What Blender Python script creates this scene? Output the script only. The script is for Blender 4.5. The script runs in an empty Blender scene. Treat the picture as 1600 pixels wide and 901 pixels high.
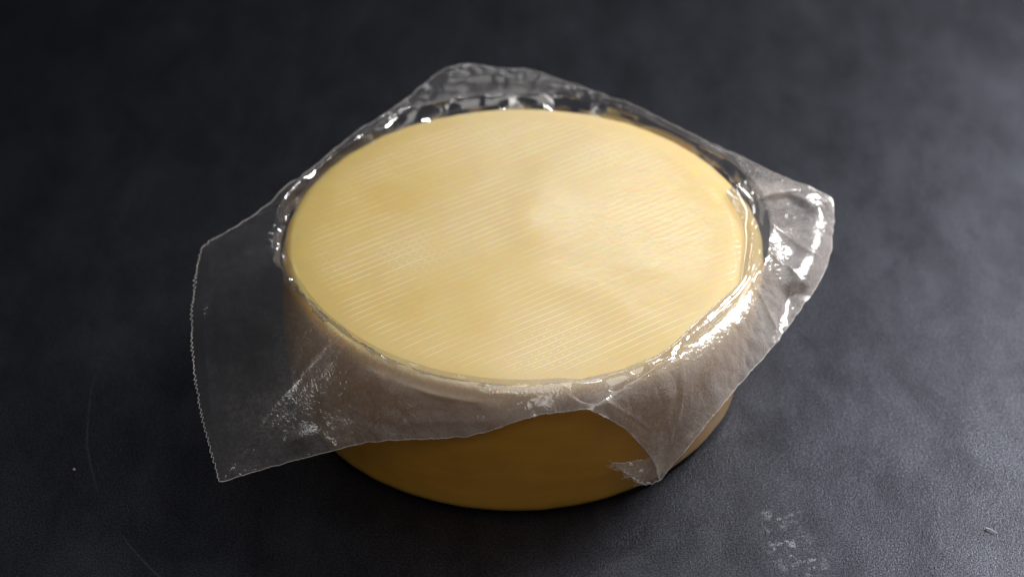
import bpy, bmesh, math, random
import numpy as np
from mathutils import Vector, Matrix, noise

random.seed(7)
scene = bpy.context.scene

# ------------------------------------------------------------------ camera
CAM_TARGET = Vector((-0.00462, 0.0, 0.04026))
CAM_ELEV, CAM_DIST = math.radians(37.987), 1.0204
cam_data = bpy.data.cameras.new("camera")
cam = bpy.data.objects.new("camera", cam_data)
scene.collection.objects.link(cam)
cam.location = CAM_TARGET + CAM_DIST * Vector((0, -math.cos(CAM_ELEV), math.sin(CAM_ELEV)))
cam.rotation_euler = (CAM_TARGET - cam.location).to_track_quat('-Z', 'Y').to_euler()
cam_data.lens, cam_data.sensor_width = 85.0, 36.0
cam_data.clip_start, cam_data.clip_end = 0.01, 50.0
cam_data.dof.use_dof = True
cam_data.dof.focus_distance = 0.945
cam_data.dof.aperture_fstop = 7.0
scene.camera = cam

# ------------------------------------------------------------------ world and lamps
world = bpy.data.worlds.new("World")
scene.world = world
world.use_nodes = True
bg = world.node_tree.nodes["Background"]
bg.inputs["Color"].default_value = (0.92, 0.92, 1.0, 1)
bg.inputs["Strength"].default_value = 0.045


def softbox(name, loc, aim, sx, sy, watts, colour, spread=180):
    d = bpy.data.lights.new(name, 'AREA')
    d.shape, d.size, d.size_y = 'RECTANGLE', sx, sy
    d.energy, d.color, d.spread = watts, colour, math.radians(spread)
    o = bpy.data.objects.new(name, d)
    scene.collection.objects.link(o)
    o.location = loc
    o.rotation_euler = (Vector(aim) - Vector(loc)).to_track_quat('-Z', 'Y').to_euler()
    return o


softbox("key_softbox", (1.02, 0.66, 0.95), (0.53, 0.10, 0.0), 0.48, 0.48, 7.3, (1.0, 0.985, 0.97), 57)
softbox("overhead_bounce", (0.30, -0.20, 1.5), (0.05, 0.0, 0.0), 1.3, 1.3, 4.6, (1.0, 0.96, 0.92))
softbox("front_fill", (0.10, -1.05, 1.35), (0.0, 0.0, 0.03), 0.8, 0.5, 3.2, (1.0, 0.95, 0.90))
softbox("rear_glare_light", (0.10, 1.08, 0.84), (0.02, 0.0, 0.05), 0.18, 0.14, 0.15, (0.97, 0.98, 1.0), 120)  # added light behind the wheel, unseen, for glare on its top and rim

vs = scene.view_settings
vs.view_transform, vs.look, vs.gamma, vs.exposure = 'Standard', 'None', 1.0, 0.0
vs.use_curve_mapping = False
scene.render.engine = 'CYCLES'
scene.cycles.max_bounces = 14
scene.cycles.transparent_max_bounces = 24
scene.cycles.use_denoising = True
scene.cycles.sample_clamp_indirect = 4.0

# ------------------------------------------------------------------ helpers
def tag(o, label=None, cat=None, kind=None):
    if label: o["label"] = label
    if cat: o["category"] = cat
    if kind: o["kind"] = kind
    return o


def link_mesh(name, verts, faces, mat, parent=None, smooth=True):
    me = bpy.data.meshes.new(name)
    me.from_pydata([tuple(v) for v in verts], [], [tuple(int(i) for i in f) for f in faces])
    me.materials.append(mat)
    if smooth:
        me.polygons.foreach_set("use_smooth", [True] * len(me.polygons))
    me.update()
    o = bpy.data.objects.new(name, me)
    scene.collection.objects.link(o)
    if parent: o.parent = parent
    return o


class Nodes:
    """short-hand for building a material's node tree"""
    def __init__(self, name):
        self.mat = bpy.data.materials.new(name)
        self.mat.use_nodes = True
        self.t = self.mat.node_tree
        self.t.nodes.clear()
        self.out = self.t.nodes.new("ShaderNodeOutputMaterial")

    def new(self, kind, **kw):
        n = self.t.nodes.new("ShaderNode" + kind)
        for k, v in kw.items(): setattr(n, k, v)
        return n

    def put(self, sock, v):
        if isinstance(v, bpy.types.NodeSocket): self.t.links.new(v, sock)
        elif v is not None: sock.default_value = v

    def math(self, op, a, b=None, c=None, clamp=False):
        n = self.new("Math", operation=op, use_clamp=clamp)
        for i, v in enumerate((a, b, c)):
            if v is not None: self.put(n.inputs[i], v)
        return n.outputs[0]

    def noise(self, vec, scale, detail=3, rough=0.5, dist=0.0, dims='3D'):
        n = self.new("TexNoise")
        self.put(n.inputs["Vector"], vec)
        n.inputs["Scale"].default_value = scale
        n.inputs["Detail"].default_value = detail
        n.inputs["Roughness"].default_value = rough
        n.inputs["Distortion"].default_value = dist
        return n.outputs["Fac"]

    def step(self, v, lo, hi, a=0.0, b=1.0):
        n = self.new("MapRange", interpolation_type='SMOOTHSTEP')
        self.put(n.inputs["Value"], v)
        for k, x in zip(("From Min", "From Max", "To Min", "To Max"), (lo, hi, a, b)): self.put(n.inputs[k], x)
        return n.outputs["Result"]

    def ramp(self, v, stops):
        n = self.new("ValToRGB")
        self.put(n.inputs["Fac"], v)
        el = n.color_ramp.elements
        while len(el) < len(stops): el.new(0.5)
        for e, (p, c) in zip(el, stops):
            e.position, e.color = p, (*c, 1)
        return n.outputs["Color"]

    def mixc(self, f, a, b, mode='MIX'):
        n = self.new("Mix", data_type='RGBA', blend_type=mode)
        self.put(n.inputs[0], f)
        for i, v in ((6, a), (7, b)):
            if not isinstance(v, bpy.types.NodeSocket): v = (*v, 1)
            self.put(n.inputs[i], v)
        return n.outputs[2]

    def bump(self, h, dist, strength=1.0, normal=None):
        n = self.new("Bump")
        self.put(n.inputs["Height"], h)
        self.put(n.inputs["Strength"], strength)
        n.inputs["Distance"].default_value = dist
        if normal is not None: self.put(n.inputs["Normal"], normal)
        return n.outputs["Normal"]

    def mapping(self, vec, loc=(0, 0, 0), rot=(0, 0, 0), scale=(1, 1, 1)):
        n = self.new("Mapping")
        self.put(n.inputs["Vector"], vec)
        n.inputs["Location"].default_value = loc
        n.inputs["Rotation"].default_value = rot
        n.inputs["Scale"].default_value = scale
        return n.outputs[0]

    def xyz(self, vec):
        n = self.new("SeparateXYZ")
        self.put(n.inputs[0], vec)
        return n.outputs

    def obj(self):
        return self.new("TexCoord").outputs["Object"]

    def attr(self, name):
        return self.new("Attribute", attribute_name=name).outputs["Fac"]

    def mixs(self, f, a, b):
        n = self.new("MixShader")
        self.put(n.inputs[0], f)
        self.t.links.new(a, n.inputs[1]); self.t.links.new(b, n.inputs[2])
        return n.outputs[0]


# ------------------------------------------------------------------ materials
def slate_material():
    N = Nodes("dark_slate")
    P = N.obj()
    m = N.math
    big = N.noise(P, 8.0, 5, 0.6, 0.15)
    mid = N.noise(N.mapping(P, rot=(0, 0, 0.6), scale=(1, 0.55, 1)), 26.0, 5, 0.62, 0.3)
    grain = N.noise(P, 1500.0, 2, 0.7)
    grain2 = N.noise(P, 520.0, 3, 0.7)
    col = N.ramp(big, [(0.25, (0.0020, 0.0023, 0.0033)), (0.55, (0.0036, 0.0040, 0.0054)), (0.8, (0.006, 0.0062, 0.0080))])
    col = N.mixc(N.step(mid, 0.5, 0.75, 0, 0.45), col, (0.011, 0.011, 0.0135))
    # rubbed dark wipes
    dark = N.noise(N.mapping(P, loc=(3.1, 1.7, 0), rot=(0, 0, -0.5), scale=(1, 0.4, 1)), 17.0, 4, 0.6, 0.35)
    col = N.mixc(N.step(dark, 0.58, 0.7, 0, 0.6), col, (0.006, 0.0065, 0.008))
    # chalk dust: worm-like crumbs in a few patches
    s = N.xyz(P)
    def patch(cx, cy, rx, ry):
        dx = m('DIVIDE', m('SUBTRACT', s[0], cx), rx); dy = m('DIVIDE', m('SUBTRACT', s[1], cy), ry)
        d = m('ADD', m('MULTIPLY', dx, dx), m('MULTIPLY', dy, dy))
        return N.step(d, 0.1, 1.0, 1, 0)
    worm = N.noise(P, 520.0, 3, 0.65, 2.0)
    worm = N.step(m('ABSOLUTE', m('SUBTRACT', worm, 0.5)), 0.005, 0.03, 1, 0)
    clump = N.step(N.noise(P, 190.0, 3, 0.65, 0.5), 0.50, 0.64)
    p = None
    for a in ((0.1035, -0.1105, 0.013, 0.011), (0.1085, -0.1235, 0.013, 0.010), (0.106, -0.096, 0.014, 0.006)):
        q = patch(*a)
        p = q if p is None else m('MAXIMUM', p, q)
    chalk = m('MULTIPLY', m('MULTIPLY', worm, clump), p)
    # sparse flecks over the right half
    fl = N.noise(N.mapping(P, scale=(1, 1.6, 1)), 120.0, 4, 0.7, 1.0)
    fl2 = N.noise(P, 18.0, 2, 0.5)
    fleck = m('MULTIPLY', N.step(fl, 0.66, 0.78), N.step(fl2, 0.5, 0.62))
    fleck = m('MULTIPLY', fleck, N.step(s[0], 0.02, 0.12))
    col = N.mixc(m('MULTIPLY', fleck, 0.35), col, (0.30, 0.30, 0.32))
    col = N.mixc(m('MULTIPLY', chalk, 0.85), col, (0.55, 0.55, 0.56))
    # long curved hairline scratch
    dx = m('SUBTRACT', s[0], -0.0266); dy = m('SUBTRACT', s[1], -0.0243)
    r = m('SQRT', m('ADD', m('MULTIPLY', dx, dx), m('MULTIPLY', dy, dy)))
    wob = m('MULTIPLY', m('SUBTRACT', N.noise(P, 30.0, 2), 0.5), 0.004)
    line = N.step(m('ABSOLUTE', m('ADD', m('SUBTRACT', r, 0.1567), wob)), 0.0001, 0.0006, 1, 0)
    line = m('MULTIPLY', line, m('MULTIPLY', N.step(s[0], -0.13, -0.10, 1, 0), N.step(s[1], -0.02, 0.03, 1, 0)))
    col = N.mixc(m('MULTIPLY', m('MULTIPLY', line, N.step(fl2, 0.35, 0.65)), 0.16), col, (0.12, 0.12, 0.13))
    # faint straight scratches
    w = N.new("TexNoise"); N.put(w.inputs["Vector"], N.mapping(P, rot=(0, 0, 0.9), scale=(1, 0.04, 1)))
    w.inputs["Scale"].default_value = 160.0; w.inputs["Detail"].default_value = 2
    scr = m('MULTIPLY', N.step(w.outputs["Fac"], 0.72, 0.78), N.step(fl2, 0.4, 0.6))
    col = N.mixc(m('MULTIPLY', scr, 0.3), col, (0.10, 0.10, 0.11))
    col = N.mixc(N.step(grain, 0.4, 0.75, 0, 0.5), col, (0.005, 0.005, 0.0062), 'ADD')
    b = N.new("BsdfPrincipled")
    N.put(b.inputs["Base Color"], col)
    rough = m('ADD', m('MULTIPLY', big, 0.20), m('MULTIPLY', mid, 0.18))
    rough = m('ADD', rough, N.step(dark, 0.55, 0.72, 0, 0.08))
    N.put(b.inputs["Roughness"], m('ADD', rough, 0.22))
    sg = m('MULTIPLY', N.noise(P, 1150.0, 2, 0.75), N.step(dark, 0.57, 0.68, 1.0, 0.86))
    N.put(b.inputs["Specular IOR Level"], m('ADD', m('MULTIPLY', N.step(sg, 0.36, 0.66, 0.28, 0.90), N.step(N.noise(N.mapping(P, rot=(0, 0, 0.5), scale=(1, 0.5, 1)), 46.0, 6, 0.7, 0.25), 0.3, 0.7, 0.72, 1.28)), m('MULTIPLY', fleck, 0.8)))
    b.inputs["Specular Tint"].default_value = (0.74, 0.79, 1.0, 1)
    h = m('ADD', m('MULTIPLY', grain, 0.8), m('MULTIPLY', grain2, 0.3))
    N.put(b.inputs["Normal"], N.bump(h, 0.00035, 0.8))
    N.t.links.new(b.outputs[0], N.out.inputs[0])
    return N.mat


def cheese_material():
    """cheese under skin-tight clear film: the film is the coat and carries the embossed lines"""
    N = Nodes("cheese_under_film")
    P = N.obj()
    m = N.math
    n1 = N.noise(P, 22.0, 4, 0.55, 0.4)
    n2 = N.noise(P, 70.0, 4, 0.6)
    n3 = N.noise(P, 900.0, 2, 0.6)
    col = N.ramp(n1, [(0.3, (0.69, 0.50, 0.165)), (0.5, (0.71, 0.525, 0.19)), (0.72, (0.72, 0.545, 0.215))])
    col = N.mixc(N.step(n2, 0.55, 0.8, 0, 0.18), col, (0.68, 0.45, 0.125))
    col = N.mixc(N.step(n3, 0.55, 0.8, 0, 0.10), col, (0.85, 0.74, 0.5))
    # embossed lines across the film, broken and uneven
    warp = N.noise(P, 14.0, 2, 0.5)
    Q = N.xyz(N.mapping(P, rot=(0, 0, math.radians(-33))))
    v = m('ADD', m('DIVIDE', Q[1], 0.0032), m('MULTIPLY', warp, 1.0))
    f = m('ABSOLUTE', m('SUBTRACT', m('FRACT', v), 0.5))
    ridge = N.step(f, 0.0, 0.12, 1, 0)
    idx = m('FLOOR', v)
    cv = N.new("CombineXYZ"); N.put(cv.inputs[0], m('MULTIPLY', Q[0], 34.0)); N.put(cv.inputs[1], m('MULTIPLY', idx, 7.31))
    brk = N.noise(cv.outputs[0], 1.0, 3, 0.6)
    area = N.noise(P, 16.0, 3, 0.5, 0.3)
    keep = m('MULTIPLY', N.step(brk, 0.36, 0.56, 0.25, 1.0), N.step(area, 0.32, 0.55, 0.3, 1.0))
    flat = N.step(N.xyz(P)[2], 0.0635, 0.0660)
    rr = N.xyz(P)
    rad = m('SQRT', m('ADD', m('MULTIPLY', rr[0], rr[0]), m('MULTIPLY', rr[1], rr[1])))
    inside = m('MULTIPLY', flat, N.step(rad, 0.082, 0.092, 1, 0))
    ridge = m('MULTIPLY', m('MULTIPLY', ridge, keep), inside)
    # little dashes between the lines
    u = m('DIVIDE', Q[0], 0.0034)
    du = m('ABSOLUTE', m('SUBTRACT', m('FRACT', u), 0.5)); dv = m('ABSOLUTE', m('SUBTRACT', m('FRACT', m('ADD', v, 0.5)), 0.5))
    dot = m('MULTIPLY', N.step(du, 0.05, 0.26, 1, 0), N.step(dv, 0.03, 0.2, 1, 0))
    dot = m('MULTIPLY', m('MULTIPLY', dot, inside), N.step(N.noise(P, 20.0, 2, 0.5), 0.50, 0.66))
    wet = N.noise(P, 55.0, 3, 0.55, 0.8)
    h = m('ADD', m('MULTIPLY', ridge, 1.0), m('ADD', m('MULTIPLY', dot, 0.7), m('MULTIPLY', wet, 0.2)))
    nb = N.bump(h, 0.0010, 1.0)
    nbase = N.bump(n2, 0.0005, 0.6)
    # sides painted deeper amber for light seeping through the cheese; faint bands are rind
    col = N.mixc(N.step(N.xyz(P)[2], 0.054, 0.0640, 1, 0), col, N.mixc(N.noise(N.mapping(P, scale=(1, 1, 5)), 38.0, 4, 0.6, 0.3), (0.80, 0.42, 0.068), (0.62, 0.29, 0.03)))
    b = N.new("BsdfPrincipled")
    # highlights of the embossed lines and dashes, painted near-white into the colour
    milky = m('ADD', m('MULTIPLY', ridge, 0.72), m('MULTIPLY', dot, 0.4), clamp=True)
    # light falloff painted in: richer yellow at the left, paler rightward, with random mottling
    lit_side = m('MULTIPLY', N.step(m('ADD', rr[0], m('MULTIPLY', m('SUBTRACT', area, 0.5), 0.12)), -0.10, 0.0), N.step(N.noise(P, 11.0, 3, 0.5), 0.3, 0.6, 0.55, 1.0))
    col = N.mixc(m('MULTIPLY', m('MULTIPLY', lit_side, flat), 0.5), col, (0.78, 0.655, 0.44))
    col = N.mixc(milky, col, (0.95, 0.91, 0.78))
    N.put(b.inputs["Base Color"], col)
    N.put(b.inputs["Roughness"], 0.5)
    b.inputs["Specular IOR Level"].default_value = 0.2
    b.inputs["Subsurface Weight"].default_value = 0.9
    b.inputs["Subsurface Radius"].default_value = (1.0, 0.55, 0.13)
    b.inputs["Subsurface Scale"].default_value = 0.012
    b.inputs["Coat Weight"].default_value = 0.75
    b.inputs["Coat IOR"].default_value = 1.5
    N.put(b.inputs["Coat Roughness"], N.step(n1, 0.3, 0.7, 0.12, 0.26))
    N.put(b.inputs["Coat Normal"], nb)
    N.put(b.inputs["Normal"], nbase)
    N.t.links.new(b.outputs[0], N.out.inputs[0])
    return N.mat


def film_material(name, haze, rough, emboss, worm_amt, crinkle, base_refl):
    """thin clear film: transparent sheet with Fresnel reflection and a little milky scatter"""
    N = Nodes(name)
    P = N.obj()
    m = N.math
    worms = N.noise(P, 520.0, 2, 0.5, 1.6)
    patch = N.noise(P, 26.0, 4, 0.6, 0.6)
    mask = N.step(patch, 0.36, 0.66, 0.35, 1.0)
    fine = N.noise(P, 1100.0, 2, 0.6)
    crin = N.noise(P, 90.0, 3, 0.6, 0.7)
    # diagonal embossed lines of the film
    Q = N.xyz(N.mapping(P, rot=(0, 0, math.radians(-33))))
    lines = m('SINE', m('MULTIPLY', Q[1], 2 * math.pi / 0.0016))
    wa = m('MULTIPLY', N.step(N.attr('frost'), 0.2, 1.6, 0.35, 1.0), worm_amt)
    h = m('ADD', m('MULTIPLY', m('MULTIPLY', worms, m('ADD', m('MULTIPLY', mask, 0.8), 0.2)), wa),
          m('ADD', m('MULTIPLY', lines, 0.05 * emboss), m('MULTIPLY', crin, crinkle)))
    nb = N.bump(h, 0.0006, 0.8)
    lw = N.new("LayerWeight"); lw.inputs["Blend"].default_value = 0.5
    N.put(lw.inputs["Normal"], nb)
    refl = m('MINIMUM', m('ADD', m('MULTIPLY', m('POWER', lw.outputs["Facing"], 5.0), 0.86), base_refl), 0.75)
    tr = N.new("BsdfTransparent"); tr.inputs[0].default_value = (0.965, 0.965, 0.97, 1)
    gl = N.new("BsdfGlossy"); gl.inputs["Color"].default_value = (1, 1, 1, 1)
    N.put(gl.inputs["Roughness"], m('ADD', m('MULTIPLY', mask, rough), 0.035))
    N.put(gl.inputs["Normal"], nb)
    df = N.new("BsdfDiffuse"); df.inputs[0].default_value = (0.80, 0.76, 0.75, 1); N.put(df.inputs["Normal"], nb)
    tl = N.new("BsdfTranslucent"); tl.inputs[0].default_value = (0.84, 0.77, 0.71, 1); N.put(tl.inputs["Normal"], nb)
    sc = N.mixs(0.5, df.outputs[0], tl.outputs[0])
    frost = m('MULTIPLY', N.attr('frost'), 1.0)
    frost = m('MULTIPLY', m('MULTIPLY', frost, m('ADD', m('MULTIPLY', mask, N.step(worms, 0.42, 0.6, 0.55, 1.15)), 0.32)), haze, clamp=True)
    frost = m('MINIMUM', frost, 0.62)
    base = N.mixs(frost, tr.outputs[0], sc)
    N.t.links.new(N.mixs(refl, base, gl.outputs[0]), N.out.inputs[0])
    return N.mat


def simple_material(name, colour, rough, alpha=1.0):
    N = Nodes(name)
    P = N.obj()
    b = N.new("BsdfPrincipled")
    n = N.noise(P, 900.0, 3, 0.6)
    N.put(b.inputs["Base Color"], N.mixc(N.step(n, 0.35, 0.65), colour, tuple(min(1, c * 0.75) for c in colour)))
    b.inputs["Roughness"].default_value = rough
    b.inputs["Alpha"].default_value = alpha
    N.t.links.new(b.outputs[0], N.out.inputs[0])
    return N.mat


M_SLATE = slate_material()
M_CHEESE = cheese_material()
M_RIM = film_material("clear_film", 0.06, 0.05, 0.0, 0.05, 0.3, 0.24)
M_FLANGE = film_material("sealed_film", 0.30, 0.20, 0.5, 0.8, 1.0, 0.15)
M_EDGE = simple_material("film_cut_edge", (0.80, 0.76, 0.73), 0.3, 0.65)

# ------------------------------------------------------------------ table top
def table():
    verts, faces = [], []
    s, z0 = 1.5, -0.03
    bm = bmesh.new()
    bmesh.ops.create_cube(bm, size=1.0)
    for v in bm.verts:
        v.co = Vector((v.co.x * 2 * s, v.co.y * 2 * s, z0 / 2 + v.co.z * -z0))
    bmesh.ops.bevel(bm, geom=bm.edges[:], offset=0.004, segments=3, affect='EDGES')
    me = bpy.data.meshes.new("table_top"); bm.to_mesh(me); bm.free()
    me.materials.append(M_SLATE)
    o = bpy.data.objects.new("table_top", me); scene.collection.objects.link(o)
    tag(o, "matte black slate table top with scratches and chalk dust", "table top", "structure")


table()

# ------------------------------------------------------------------ cheese wheel
H, R = 0.068, 0.100
FT, FB = 0.0046, 0.0055          # rounding of the top and bottom edge


def cheese_sdf(p):
    """signed distance (m) of a rounded disc and its outward normal, vectorised"""
    r = np.hypot(p[:, 0], p[:, 1])
    f = FT
    qx = r - (R - f); qz = np.abs(p[:, 2] - H / 2) - (H / 2 - f)
    ox, oz = np.maximum(qx, 0), np.maximum(qz, 0)
    d = np.hypot(ox, oz) + np.minimum(np.maximum(qx, qz), 0) - f
    l = np.hypot(ox, oz)
    nx = np.where(l > 1e-9, ox / np.maximum(l, 1e-9), (qx > qz) * 1.0)
    nz = np.where(l > 1e-9, oz / np.maximum(l, 1e-9), (qx <= qz) * 1.0) * np.sign(p[:, 2] - H / 2)
    n = np.stack([nx * p[:, 0] / np.maximum(r, 1e-9), nx * p[:, 1] / np.maximum(r, 1e-9), nz], 1)
    return d, n


def cheese():
    prof = [(0.0, 0.0), (0.03, 0.0), (0.06, 0.0), (0.085, 0.0)]
    for i in range(9):
        a = -math.pi / 2 + i / 8 * math.pi / 2
        prof.append((R - 0.0035 - FB + FB * math.cos(a), FB + FB * math.sin(a)))
    for i in range(1, 12):
        t = i / 12
        z = FB + t * (H - FT - FB)
        prof.append((R - 0.0035 * (1 - t) + 0.0016 * math.sin(math.pi * t), z))
    for i in range(13):
        a = i / 12 * math.pi / 2
        prof.append((R - FT + FT * math.cos(a), H - FT - 0.0022 * (max(0.0, R - FT + FT * math.cos(a) - 0.080) / 0.02) ** 2 + FT * math.sin(a)))
    for r in np.linspace(R - FT - 0.001, 0.0, 48)[:-1]:
        prof.append((float(r), H - 0.0022 * (max(0.0, float(r) - 0.080) / 0.02) ** 2))
    n = 288
    verts, faces = [], []
    for j, (r, z) in enumerate(prof[1:]):
        for i in range(n):
            a = 2 * math.pi * i / n
            x, y = r * math.cos(a), r * math.sin(a)
            lump = noise.noise((x * 18, y * 18, z * 20 + 3)) * 0.0008 + noise.noise((x * 45, y * 45, z * 45)) * 0.00022
            lump += 0.0006 * noise.noise((math.cos(a) * 1.3, math.sin(a) * 1.3, 7.0)) * (r / R) ** 4
            if r > 0.085: lump += noise.noise((x * 110, y * 110, z * 60)) * 0.0005 * (r - 0.085) / 0.015
            if z < 0.0005: verts.append((x, y, 0.0004)); continue
            k = 0.6 if z > H - FT else 1.0
            ux, uy, uz = (0, 0, 1) if (j > 24 and r < R - FT + 1e-4) else (x / r * k, y / r * k, 0.4 if z > H - FT else 0)
            verts.append((x + ux * lump, y + uy * lump, z + uz * lump))
    verts = [(x - 0.004 * max(0.0, 1 - z / (H * 0.9)), y, z) for x, y, z in verts]
    m = len(prof) - 1
    for j in range(m - 1):
        for i in range(n):
            i2 = (i + 1) % n
            faces.append((j * n + i, j * n + i2, (j + 1) * n + i2, (j + 1) * n + i))
    verts.append((-0.004, 0, 0.0004)); verts.append((0, 0, H + noise.noise((0, 0, H * 20 + 3)) * 0.0009))
    for i in range(n):
        i2 = (i + 1) % n
        faces.append((len(verts) - 2, i2, i))
        faces.append((len(verts) - 1, (m - 1) * n + i, (m - 1) * n + i2))
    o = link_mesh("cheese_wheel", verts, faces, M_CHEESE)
    tag(o, "round pale yellow cheese wheel shrink-wrapped on the black slate", "cheese")
    return o


cheese()

# ------------------------------------------------------------------ vacuum pouch
# outline of the film's cut edge (mm), with the crease and the seal line where the film is folded there
OUTLINE = [
((-128.3,9.5,60.0),None,None),
((-132.2,5.2,59.5),None,None),
((-134.5,-2.1,59.0),None,None),
((-135.1,-11.7,58.0),None,None),
((-134.9,-27.2,55.0),None,None),
((-134.4,-39.7,51.0),None,None),
((-132.7,-54.5,47.0),None,None),
((-130.3,-68.5,42.0),None,None),
((-126.8,-82.1,37.0),None,None),
((-123.0,-94.4,31.0),None,None),
((-121.0,-99.7,28.0),None,None),
((-118.7,-104.0,25.5),None,None),
((-112.1,-102.1,26.5),None,None),
((-100.1,-99.1,28.5),None,None),
((-87.6,-96.6,31.0),None,None),
((-75.0,-94.7,34.0),None,None),
((-64.9,-94.1,36.5),None,None),
((-54.6,-97.3,41.0),None,None),
((-41.9,-99.9,44.0),None,None),
((-31.9,-101.8,46.0),None,None),
((-19.4,-104.1,50.0),None,None),
((-9.5,-104.2,54.0),None,None),
((-0.9,-104.3,58.0),None,None),
((6.4,-104.5,60.5),None,None),
((14.9,-105.6,63.0),None,None),
((22.2,-107.3,65.5),(21.0,-103.1,67.0),None),
((25.8,-108.6,66.0),(27.0,-105.9,67.5),None),
((33.4,-104.6,58.0),(33.3,-100.9,68.0),None),
((39.4,-101.9,51.0),(38.3,-98.1,68.5),None),
((45.2,-100.3,42.0),(43.3,-94.5,69.0),None),
((49.2,-98.8,35.0),(47.1,-92.0,69.5),None),
((52.2,-98.5,28.0),(50.9,-89.2,70.0),None),
((53.9,-99.8,23.0),(54.8,-85.7,70.0),None),
((57.0,-98.6,27.0),(58.7,-81.8,70.0),None),
((63.2,-95.5,34.0),(63.9,-76.8,70.0),None),
((76.1,-83.2,44.0),(72.1,-66.7,69.5),None),
((89.7,-65.7,49.0),(81.9,-52.7,69.0),None),
((101.1,-50.0,51.0),(89.2,-41.0,68.5),None),
((113.1,-31.0,53.0),(95.5,-26.9,68.0),(108.8,-25.1,54.0)),
((120.1,-17.4,54.0),(99.9,-14.2,67.5),(114.5,-19.5,59.0)),
((126.4,-1.3,55.0),(102.3,-1.7,67.0),(119.3,-6.1,62.0)),
((130.0,12.6,58.0),(103.4,10.2,66.5),(123.0,9.0,64.0)),
((132.4,27.7,61.0),(102.9,25.6,64.5),(124.6,23.6,65.0)),
((131.6,34.2,63.0),(99.9,42.2,64.0),(122.9,31.9,66.0)),
((124.1,37.1,65.0),None,None),
((111.1,45.6,66.0),None,None),
((95.5,58.3,66.5),None,None),
((79.6,71.8,67.0),None,None),
((66.2,83.3,67.0),None,None),
((52.5,96.0,67.0),None,None),
((32.9,108.2,67.5),None,None),
((15.7,118.5,68.0),None,None),
((4.7,123.9,69.0),None,None),
((-10.4,124.7,69.5),None,None),
((-23.6,127.1,70.0),None,None),
((-30.8,125.0,70.0),None,None),
((-39.4,118.8,69.5),None,None),
((-50.6,103.8,68.0),None,None),
((-62.9,88.9,67.0),None,None),
((-73.0,79.2,66.0),None,None),
((-81.4,69.0,65.5),None,None),
((-89.4,56.6,65.0),None,None),
((-95.7,47.4,64.0),None,None),
((-100.8,40.6,63.5),None,None),
((-108.3,30.2,62.5),None,None),
((-118.3,18.7,61.5),None,None),
((-124.4,12.2,61.0),None,None)
]

CREASES = [
    (1.6, 1.8, ( (101.5, -11.8, 67.0), (108.7, -14.8, 62.0), (114.7, -20.8, 59.0) )),
    (1.3, 1.5, ( (93.0, -36.1, 67.0), (98.6, -40.2, 62.0), (101.9, -43.9, 55.0), (103.1, -48.4, 47.0) )),
    (1.2, 2.0, ( (82.1, 64.9, 65.0), (94.9, 48.4, 64.0), (100.6, 34.2, 64.0), (103.6, 15.4, 66.0) )),
    (1.5, 2.2, ( (109.2, 38.9, 65.0), (117.8, 28.9, 65.5), (124.4, 21.3, 65.0) )),
    (1.2, 2.0, ( (31.5, -103.4, 66.0), (40.8, -103.2, 58.0), (48.7, -99.2, 48.0), (53.9, -96.9, 46.0) )),
    (0.7, 1.2, ( (-129.3, -9.6, 58.0), (-128.4, -36.0, 52.0), (-125.8, -60.1, 45.0), (-122.7, -79.4, 38.0) )),
    (0.9, 1.5, ( (-95.3, -92.0, 35.0), (-87.6, -90.9, 38.0), (-80.1, -89.0, 39.0), (-73.0, -93.2, 35.0) )),
    (0.9, 2.0, ( (60.0, -81.0, 69.0), (56.8, -84.1, 52.0), (54.3, -93.2, 40.0) )),
    (1.2, 1.6, ( (103.3, 9.3, 66.5), (112.5, 1.0, 65.0), (119.5, -6.1, 62.0) )),
    (0.7, 2.0, ( (-44.6, -91.7, 47.0), (-14.5, -96.7, 53.0), (7.7, -98.0, 60.0) )),
    (1.0, 1.8, ( (-33.6, 115.3, 68.0), (-16.2, 119.5, 68.0), (4.1, 115.3, 68.0), (24.2, 106.3, 67.0) )),
]

# where the film leaves the cheese top along the folded right side (mm), one per creased outline point
INNER = [(21.2, -93.1), (24.9, -92.0), (32.4, -89.3), (37.4, -87.4), (41.2, -85.1), (45.0, -82.7), (48.9, -80.4), (52.7, -77.7), (56.7, -73.8), (61.2, -67.8), (68.4, -57.8), (77.3, -45.9), (83.5, -38.0), (87.5, -31.7), (89.4, -21.1), (91.4, -8.1), (91.8, 0.7), (90.5, 12.0), (86.4, 30.3)]


def spline(pts, closed, t_in, t_out):
    """cubic Hermite through pts (k,3) at parameters t_in, sampled at t_out"""
    p = np.asarray(pts, float); k = len(p); t = np.asarray(t_in, float)
    if closed:
        per = t[-1]                                     # t has k+1 entries
        p = np.vstack([p[-1], p, p[0], p[1]]); t = np.concatenate([[t[-2] - per], t, [t[1] + per]])
    else:
        p = np.vstack([2 * p[0] - p[1], p, 2 * p[-1] - p[-2]]); t = np.concatenate([[2 * t[0] - t[1]], t, [2 * t[-1] - t[-2]]])
    d = (p[2:] - p[:-2]) / (t[2:] - t[:-2])[:, None]
    p, t = p[1:-1], t[1:-1]
    i = np.clip(np.searchsorted(t, t_out, side='right') - 1, 0, len(t) - 2)
    h = (t[i + 1] - t[i])[:, None]; s = ((t_out - t[i]) / (t[i + 1] - t[i]))[:, None]
    return ((2 * s**3 - 3 * s**2 + 1) * p[i] + (s**3 - 2 * s**2 + s) * h * d[i]
            + (-2 * s**3 + 3 * s**2) * p[i + 1] + (s**3 - s**2) * h * d[i + 1])


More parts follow.
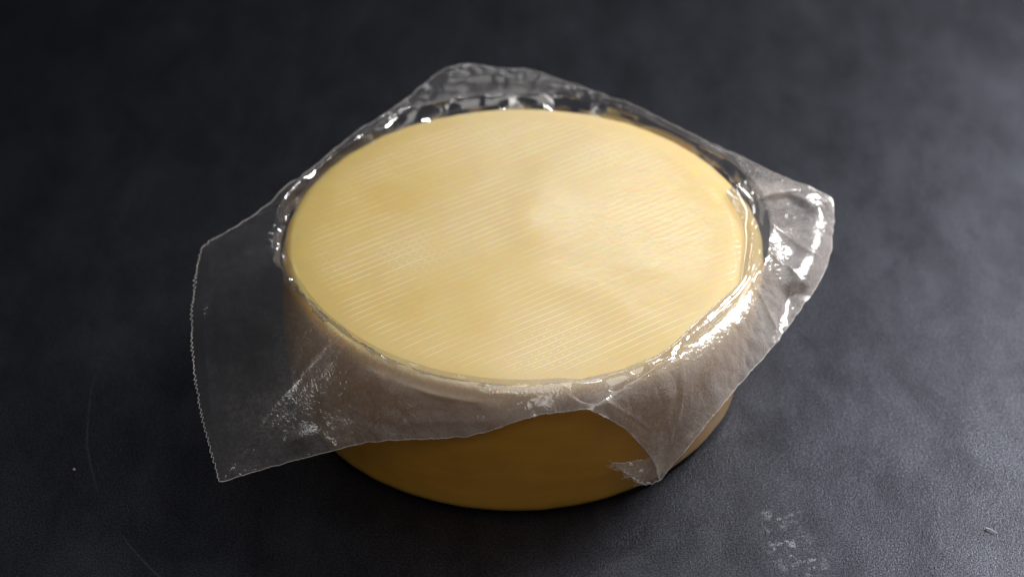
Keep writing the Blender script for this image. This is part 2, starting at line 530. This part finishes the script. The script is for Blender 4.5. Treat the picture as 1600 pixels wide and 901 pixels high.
def pouch():
    ribs = []
    inner = iter(INNER)
    for c6, crest, near in OUTLINE:
        c6 = np.array(c6) / 1000
        th = math.atan2(c6[1], c6[0])
        if crest is not None:
            c3 = np.array(crest) / 1000
            th3 = math.atan2(c3[1], c3[0])
            th = th3
        e = np.array([math.cos(th), math.sin(th), 0])
        lift = 0.0
        deg = math.degrees(th)
        if -62 < deg < 24: lift = math.sin((deg + 62) / 86 * math.pi)
        c0 = e * 0.0978 + np.array([0, 0, H - 0.0004])
        c1 = e * 0.0996 + np.array([0, 0, H - 0.0018])
        if crest is not None:
            ix, iy = next(inner)
            c0 = np.array([ix / 1000, iy / 1000, H + 0.0004])
            c1 = c0 + (c3 - c0) * 0.30; c1[2] = H + 0.0008 + 0.0012 * lift
        if crest is None:
            w = np.linalg.norm(c6[:2] - e[:2] * 0.0985)
            dirn = (c6 - e * 0.0985); dirn[2] = 0; dirn /= max(np.linalg.norm(dirn), 1e-6)
            front = max(0.0, math.sin(math.radians(max(0, min(180, -deg))))) ** 0.5
            back = max(0.0, math.sin(th)); a3 = min(0.0060 + 0.0050 * back - 0.005 * front, 0.62 * w); a2 = 0.5 * a3
            zz = c6[2]
            c3 = e * 0.0985 + dirn * a3; c3[2] = (H - 0.0025) + (zz - (H - 0.0025)) * 0.16 * min(1, a3 / max(w, 1e-6) * 2)
            c2 = e * 0.0985 + dirn * a2; c2[2] = min(c3[2], H) - 0.0044 * (1 - front) - 0.0002
        else:
            c2 = c0 + (c3 - c0) * 0.66; c2[2] = H + 0.0002
        c5 = np.array(near) / 1000 if near is not None else c3 + (c6 - c3) * 0.80
        c4 = c3 + (c5 - c3) * 0.5
        if crest is not None and near is None:
            L = np.linalg.norm(c6 - c3); c4 = c3 + (c5 - c3) * 0.38 + e * 0.07 * L; c4[2] += 0.05 * L; c5 = c5 + e * 0.03 * L
        elif near is None:
            # gentle sag of the sheet
            L = np.linalg.norm(c6 - c3)
            c4[2] += 0.04 * L; c5[2] += 0.02 * L
        else:
            c4[2] -= 0.0012
        if crest is None and front > 0.3:
            k = min(1.0, (front - 0.3) / 0.5)
            for c, r_, z_ in ((c0, 0.0935, H + 0.0003), (c1, 0.0950, H + 0.0005), (c2, 0.0962, H + 0.0006), (c3, 0.0972, H + 0.0006)):
                t_ = e * r_; t_[2] = z_
                c += (t_ - c) * k
            c5 = c3 + (c6 - c3) * 0.80; c4 = c3 + (c6 - c3) * 0.42
            L = np.linalg.norm(c6 - c3); c4[2] += 0.05 * L; c5[2] += 0.02 * L
        ribs.append((c0, c1, c2, c3, c4, c5, c6))
    ribs = np.array(ribs)                                # (k,7,3)
    k = len(ribs)
    outer = ribs[:, 6]
    seg = np.linalg.norm(np.roll(outer, -1, 0) - outer, axis=1)
    t_in = np.concatenate([[0], np.cumsum(seg)])
    NU = 3600
    t_out = np.linspace(0, t_in[-1], NU, endpoint=False)
    cols = np.stack([spline(ribs[:, j], True, t_in, t_out) for j in range(7)], 1)   # (NU,7,3)
    vs_ = np.concatenate([np.linspace(0, 3, 25), np.linspace(3, 6, 31)[1:]])
    NV = len(vs_)
    flat = np.transpose(cols, (1, 0, 2)).reshape(7, -1)
    grid = spline(flat, False, np.arange(7), vs_).reshape(NV, NU, 3)
    # normals of the smooth sheet
    du = np.roll(grid, -1, 1) - np.roll(grid, 1, 1)
    dv = np.gradient(grid, axis=0)
    nrm = np.cross(dv, du); nrm /= np.maximum(np.linalg.norm(nrm, axis=2, keepdims=True), 1e-12)
    nrm *= np.where(nrm[..., 2:3] < 0, -1, 1) * 1.0
    # crumples
    def lift_at(i):
        dg = math.degrees(math.atan2(grid[12, i, 1], grid[12, i, 0]))
        return math.sin((dg + 62) / 86 * math.pi) if -62 < dg < 24 else 0.0
    disp = np.zeros((NV, NU))
    per = t_in[-1]
    for i in range(NU):
        a = 2 * math.pi * i / NU
        arc = t_out[i]
        ca, sa = math.cos(a) * per / (2 * math.pi), math.sin(a) * per / (2 * math.pi)
        g1 = 0.75 + 0.9 * noise.noise((ca * 22, sa * 22, 5.0))
        for j in range(NV):
            v = vs_[j]
            x, y, z = grid[j, i]
            if v < 3.0:
                env = math.sin(math.pi * min(1, max(0, (v - 0.35) / 2.75))) ** 0.8
                rad = noise.noise((ca * 60, sa * 60, v * 0.30))
                rad2 = noise.noise((ca * 200, sa * 200, v * 0.9 + 9))
                cone = noise.voronoi((ca * 46, sa * 46, v * 0.5))[0][0]
                d = (abs(rad) * 0.0048 - 0.0012 + 0.0002 * rad2 + (cone - 0.45) * 0.0052) * env * g1 * (1.0 - 0.9 * lift_at(i))
            else:
                w = v - 3.0
                near = math.exp(-w / 0.55)
                dg = math.degrees(math.atan2(y, x))
                calm = 1.0 - 0.65 * math.exp(-((dg + 48) / 30) ** 2)
                d = calm * near * (noise.noise((ca * 150, sa * 150, 1.65)) * 0.0008)
                d += (noise.noise((x * 42, y * 42, z * 42)) * 0.0016 + abs(noise.noise((x * 75, y * 75, z * 75 + 4))) * 0.0010) * min(1, w * 1.2) * calm
                d += (abs(noise.noise((x * 170, y * 170, z * 170 + 8))) * 0.00045) * min(1, w * 1.2) * (0.5 + g1)
                if w > 2.4: d += noise.noise((arc * 160, 2.0, 0)) * 0.0005 * (w - 2.4) / 0.6
            disp[j, i] = d * (1.35 if v < 3.0 and (grid[12, i, 0] < 0.03 and grid[12, i, 1] > -0.02) else 1.0)
    # folded creases, each running between points on the sheet (mm)
    fl = grid[25:].reshape(-1, 3)
    add = np.zeros(len(fl))
    for amp, width, line in CREASES:
        pts = [fl[np.argmin(((fl - np.array(p) / 1000) ** 2).sum(1))] for p in line]
        best = np.full(len(fl), 1e9)
        tot = len(pts) - 1
        for q in range(tot):
            a_, b_ = pts[q], pts[q + 1]
            ab = b_ - a_
            tt = np.clip(((fl - a_) @ ab) / max(ab @ ab, 1e-12), 0, 1)
            best = np.minimum(best, np.linalg.norm(fl - a_ - tt[:, None] * ab, axis=1))
        add += amp / 1000 * np.exp(-best / (width / 1000))
    disp[25:] += add.reshape(disp[25:].shape)
    grid = grid + nrm * disp[..., None]
    # serrated cut on the left edge (first stretch of the outline)
    t_end = t_in[11]
    out_dir = grid[-1] - grid[-2]; out_dir /= np.maximum(np.linalg.norm(out_dir, axis=1, keepdims=True), 1e-9)
    for i in range(NU):
        if t_out[i] < t_end:
            ph = (t_out[i] / 0.0022 + 0.6 * noise.noise((t_out[i] * 200, 0, 0))) % 1.0
            grid[-1, i] += out_dir[i] * (0.0015 * max(0.3, 0.7 + 1.1 * noise.noise((t_out[i] * 120, 11, 0))) * (abs(ph - 0.5) * 2 - 0.5) + 0.0003 * noise.noise((t_out[i] * 900, 3, 0)))
        else:
            grid[-1, i] += out_dir[i] * (0.0005 * noise.noise((t_out[i] * 220, 7, 0)) + 0.0003 * noise.noise((t_out[i] * 900, 3, 0)))
    # keep the film outside the cheese
    pts = grid.reshape(-1, 3)
    for _ in range(3):
        d, n = cheese_sdf(pts)
        gap = 0.0009
        push = np.maximum(gap - d, 0)
        pts = pts + n * push[:, None]
    grid = pts.reshape(NV, NU, 3)

    root = bpy.data.objects.new("plastic_pouch", None)
    scene.collection.objects.link(root)
    tag(root, "clear crinkled plastic vacuum pouch with wide loose flaps around the cheese", "packaging")

    def sheet(name, j0, j1, mat):
        v = grid[j0:j1 + 1].reshape(-1, 3); f = []
        for j in range(j1 - j0):
            for i in range(NU):
                i2 = (i + 1) % NU
                f.append((j * NU + i, (j + 1) * NU + i, (j + 1) * NU + i2, j * NU + i2))
        o = link_mesh(name, v, f, mat, root)
        # how milky the film is: most at the right and front, least on the left flap
        fr = []
        for p in v:
            a = math.degrees(math.atan2(p[1], p[0]))
            k = 1.0
            for c, wd, am in ((-38, 34, 2.1), (8, 26, 0.9), (-100, 30, 1.6), (-160, 34, -0.8), (150, 35, -0.4), (85, 45, -0.65)):
                da = (a - c + 180) % 360 - 180
                k += am * math.exp(-(da / wd) ** 2)
            if j0 == 0:
                k += 5.0 * math.exp(-((a + 76) / 14) ** 2) + 2.2 * math.exp(-((a + 45) / 22) ** 2) + 2.5 * math.exp(-(((a - 175 + 180) % 360 - 180) / 28) ** 2)
            if j0 > 0:
                hug = math.hypot(p[0], p[1]) - 0.098
                if -150 < a < -70: k += 0.9 * math.exp(-(hug / 0.004) ** 2) * math.sin(math.radians((a + 150) / 80 * 180))
            fr.append(k)
        at = o.data.attributes.new("frost", 'FLOAT', 'POINT')
        at.data.foreach_set("value", fr)
        return o
    sheet("rim_film", 0, 24, M_RIM)
    sheet("sealed_flap", 24, NV - 1, M_FLANGE)

    # the cut edge catches the light: a thin bead along the outline
    e = grid[-1]; rr = 0.00018
    tn = np.roll(e, -1, 0) - np.roll(e, 1, 0); tn /= np.maximum(np.linalg.norm(tn, axis=1, keepdims=True), 1e-9)
    up = nrm[-1]; sd = np.cross(tn, up); sd /= np.maximum(np.linalg.norm(sd, axis=1, keepdims=True), 1e-9)
    ring = []
    for q in range(4):
        a = q * math.pi / 2
        ring.append(e + rr * (math.cos(a) * up + math.sin(a) * sd))
    v = np.stack(ring, 1).reshape(-1, 3); f = []
    for i in range(NU):
        i2 = (i + 1) % NU
        for q in range(4):
            q2 = (q + 1) % 4
            f.append((i * 4 + q, i * 4 + q2, i2 * 4 + q2, i2 * 4 + q))
    link_mesh("cut_edge", v, f, M_EDGE, root)

    # front corner curled back under itself, with a torn edge
    A, B, C, D = [Vector(p) / 1000 for p in ((49.8, -98.0, 33.0), (53.8, -99.4, 22.2), (41.9, -100.3, 25.0), (34.8, -98.2, 30.0))]
    nu, nv = 40, 24
    v, f = [], []
    for i in range(nu + 1):
        for j in range(nv + 1):
            s, t = i / nu, j / nv
            p = A.lerp(B, t).lerp(D.lerp(C, t), s)
            rag = (noise.noise((s * 9, t * 14, 0)) * 0.0016 + noise.noise((t * 40, s * 40, 3)) * 0.0008)
            k = max(max(0, (s - 0.8) * 5), max(0, abs(t - 0.5) * 2 - 0.7) * 2)
            p = p + Vector((rag * k, 0, rag * k))
            p.y -= 0.0025 * math.sin(math.pi * s) * (0.4 + t)
            p += Vector((0, -1, 0.4)) * 0.0006 * noise.noise((p.x * 260, p.y * 260, p.z * 260))
            v.append(p)
    for i in range(nu):
        for j in range(nv):
            a = i * (nv + 1) + j
            f.append((a, a + 1, a + nv + 2, a + nv + 1))
    o = link_mesh("folded_corner", v, f, M_FLANGE, root)
    at = o.data.attributes.new("frost", 'FLOAT', 'POINT'); at.data.foreach_set("value", [1.2] * len(v))
    o["label"] = "torn corner of the film curled back under"
    # frayed threads of the torn edge
    bm = bmesh.new()
    def thread(points, r):
        prev = None
        for a, p in enumerate(points):
            tng = (points[min(a + 1, len(points) - 1)] - points[max(a - 1, 0)]).normalized()
            x = tng.orthogonal().normalized(); y = tng.cross(x)
            cur = [bm.verts.new(p + r * (math.cos(q * 2.094) * x + math.sin(q * 2.094) * y)) for q in range(3)]
            if prev:
                for q in range(3): bm.faces.new((prev[q], prev[(q + 1) % 3], cur[(q + 1) % 3], cur[q]))
            prev = cur
    row = lambda i, j: v[i * (nv + 1) + j]
    thread([row(i, nv) for i in range(nu + 1)], 0.00022)
    thread([row(nu, j) for j in range(nv, -1, -1)], 0.0002)
    thread([row(i, 0) for i in range(nu, 8, -1)], 0.00014)
    for _ in range(26):
        i, j = (nu, random.randint(0, nv)) if random.random() < 0.55 else (random.randint(nu // 2, nu), random.choice((0, nv)))
        p = row(i, j).copy(); d = Vector((random.uniform(-1, 0.3), random.uniform(-0.4, 0.1), random.uniform(-0.8, 0.8))) * 0.0012
        th = [p]
        for q in range(4):
            d += Vector((random.uniform(-1, 1), random.uniform(-0.5, 0.5), random.uniform(-1, 1))) * 0.0007
            th.append(th[-1] + d * 0.5)
        thread(th, 0.0001)
    me = bpy.data.meshes.new("frayed_edge"); bm.to_mesh(me); bm.free(); me.materials.append(M_EDGE)
    fo = bpy.data.objects.new("frayed_edge", me); scene.collection.objects.link(fo); fo.parent = o


pouch()

# ------------------------------------------------------------------ crumbs on the table
def crumb(loc, size, colour, label):
    bm = bmesh.new()
    bmesh.ops.create_icosphere(bm, subdivisions=2, radius=1.0)
    for v in bm.verts:
        k = 1 + 0.5 * noise.noise(v.co * 1.7)
        v.co = Vector((v.co.x * size * k * 1.2, v.co.y * size * k, max(v.co.z * size * k * 0.7, -size * 0.45)))
    lo = min(v.co.z for v in bm.verts)
    for v in bm.verts: v.co.z -= lo
    me = bpy.data.meshes.new("crumb"); bm.to_mesh(me); bm.free()
    me.materials.append(simple_material("crumb", colour, 0.6))
    o = bpy.data.objects.new("crumb", me); scene.collection.objects.link(o); o.location = loc
    tag(o, label, "crumb")


crumb((-0.184, -0.069, 0.0), 0.0005, (0.6, 0.4, 0.28), "tiny pale crumb on the dark slate left of the packed cheese")


def lint():
    pts = [Vector((0.184 + 0.0040 * t, -0.104 - 0.0030 * t, 0.0005 + 0.0006 * math.sin(t * 3))) for t in np.linspace(0, 1, 12)]
    verts, faces = [], []
    for i, p in enumerate(pts):
        t = i / 11
        r = 0.0003 * (1 - t) ** 1.5 + 0.00006
        for q in range(6):
            a = q * math.pi / 3
            verts.append(p + Vector((0.6 * math.cos(a) * r, 0.8 * math.cos(a) * r, math.sin(a) * r)))
    for i in range(11):
        for q in range(6):
            faces.append((i * 6 + q, i * 6 + (q + 1) % 6, (i + 1) * 6 + (q + 1) % 6, (i + 1) * 6 + q))
    faces.append(tuple(range(5, -1, -1))); faces.append(tuple(range(66, 72)))
    o = link_mesh("lint_fibre", verts, faces, simple_material("lint", (0.85, 0.85, 0.85), 0.5))
    tag(o, "tiny white lint fibre on the slate at the lower right", "lint")


lint()
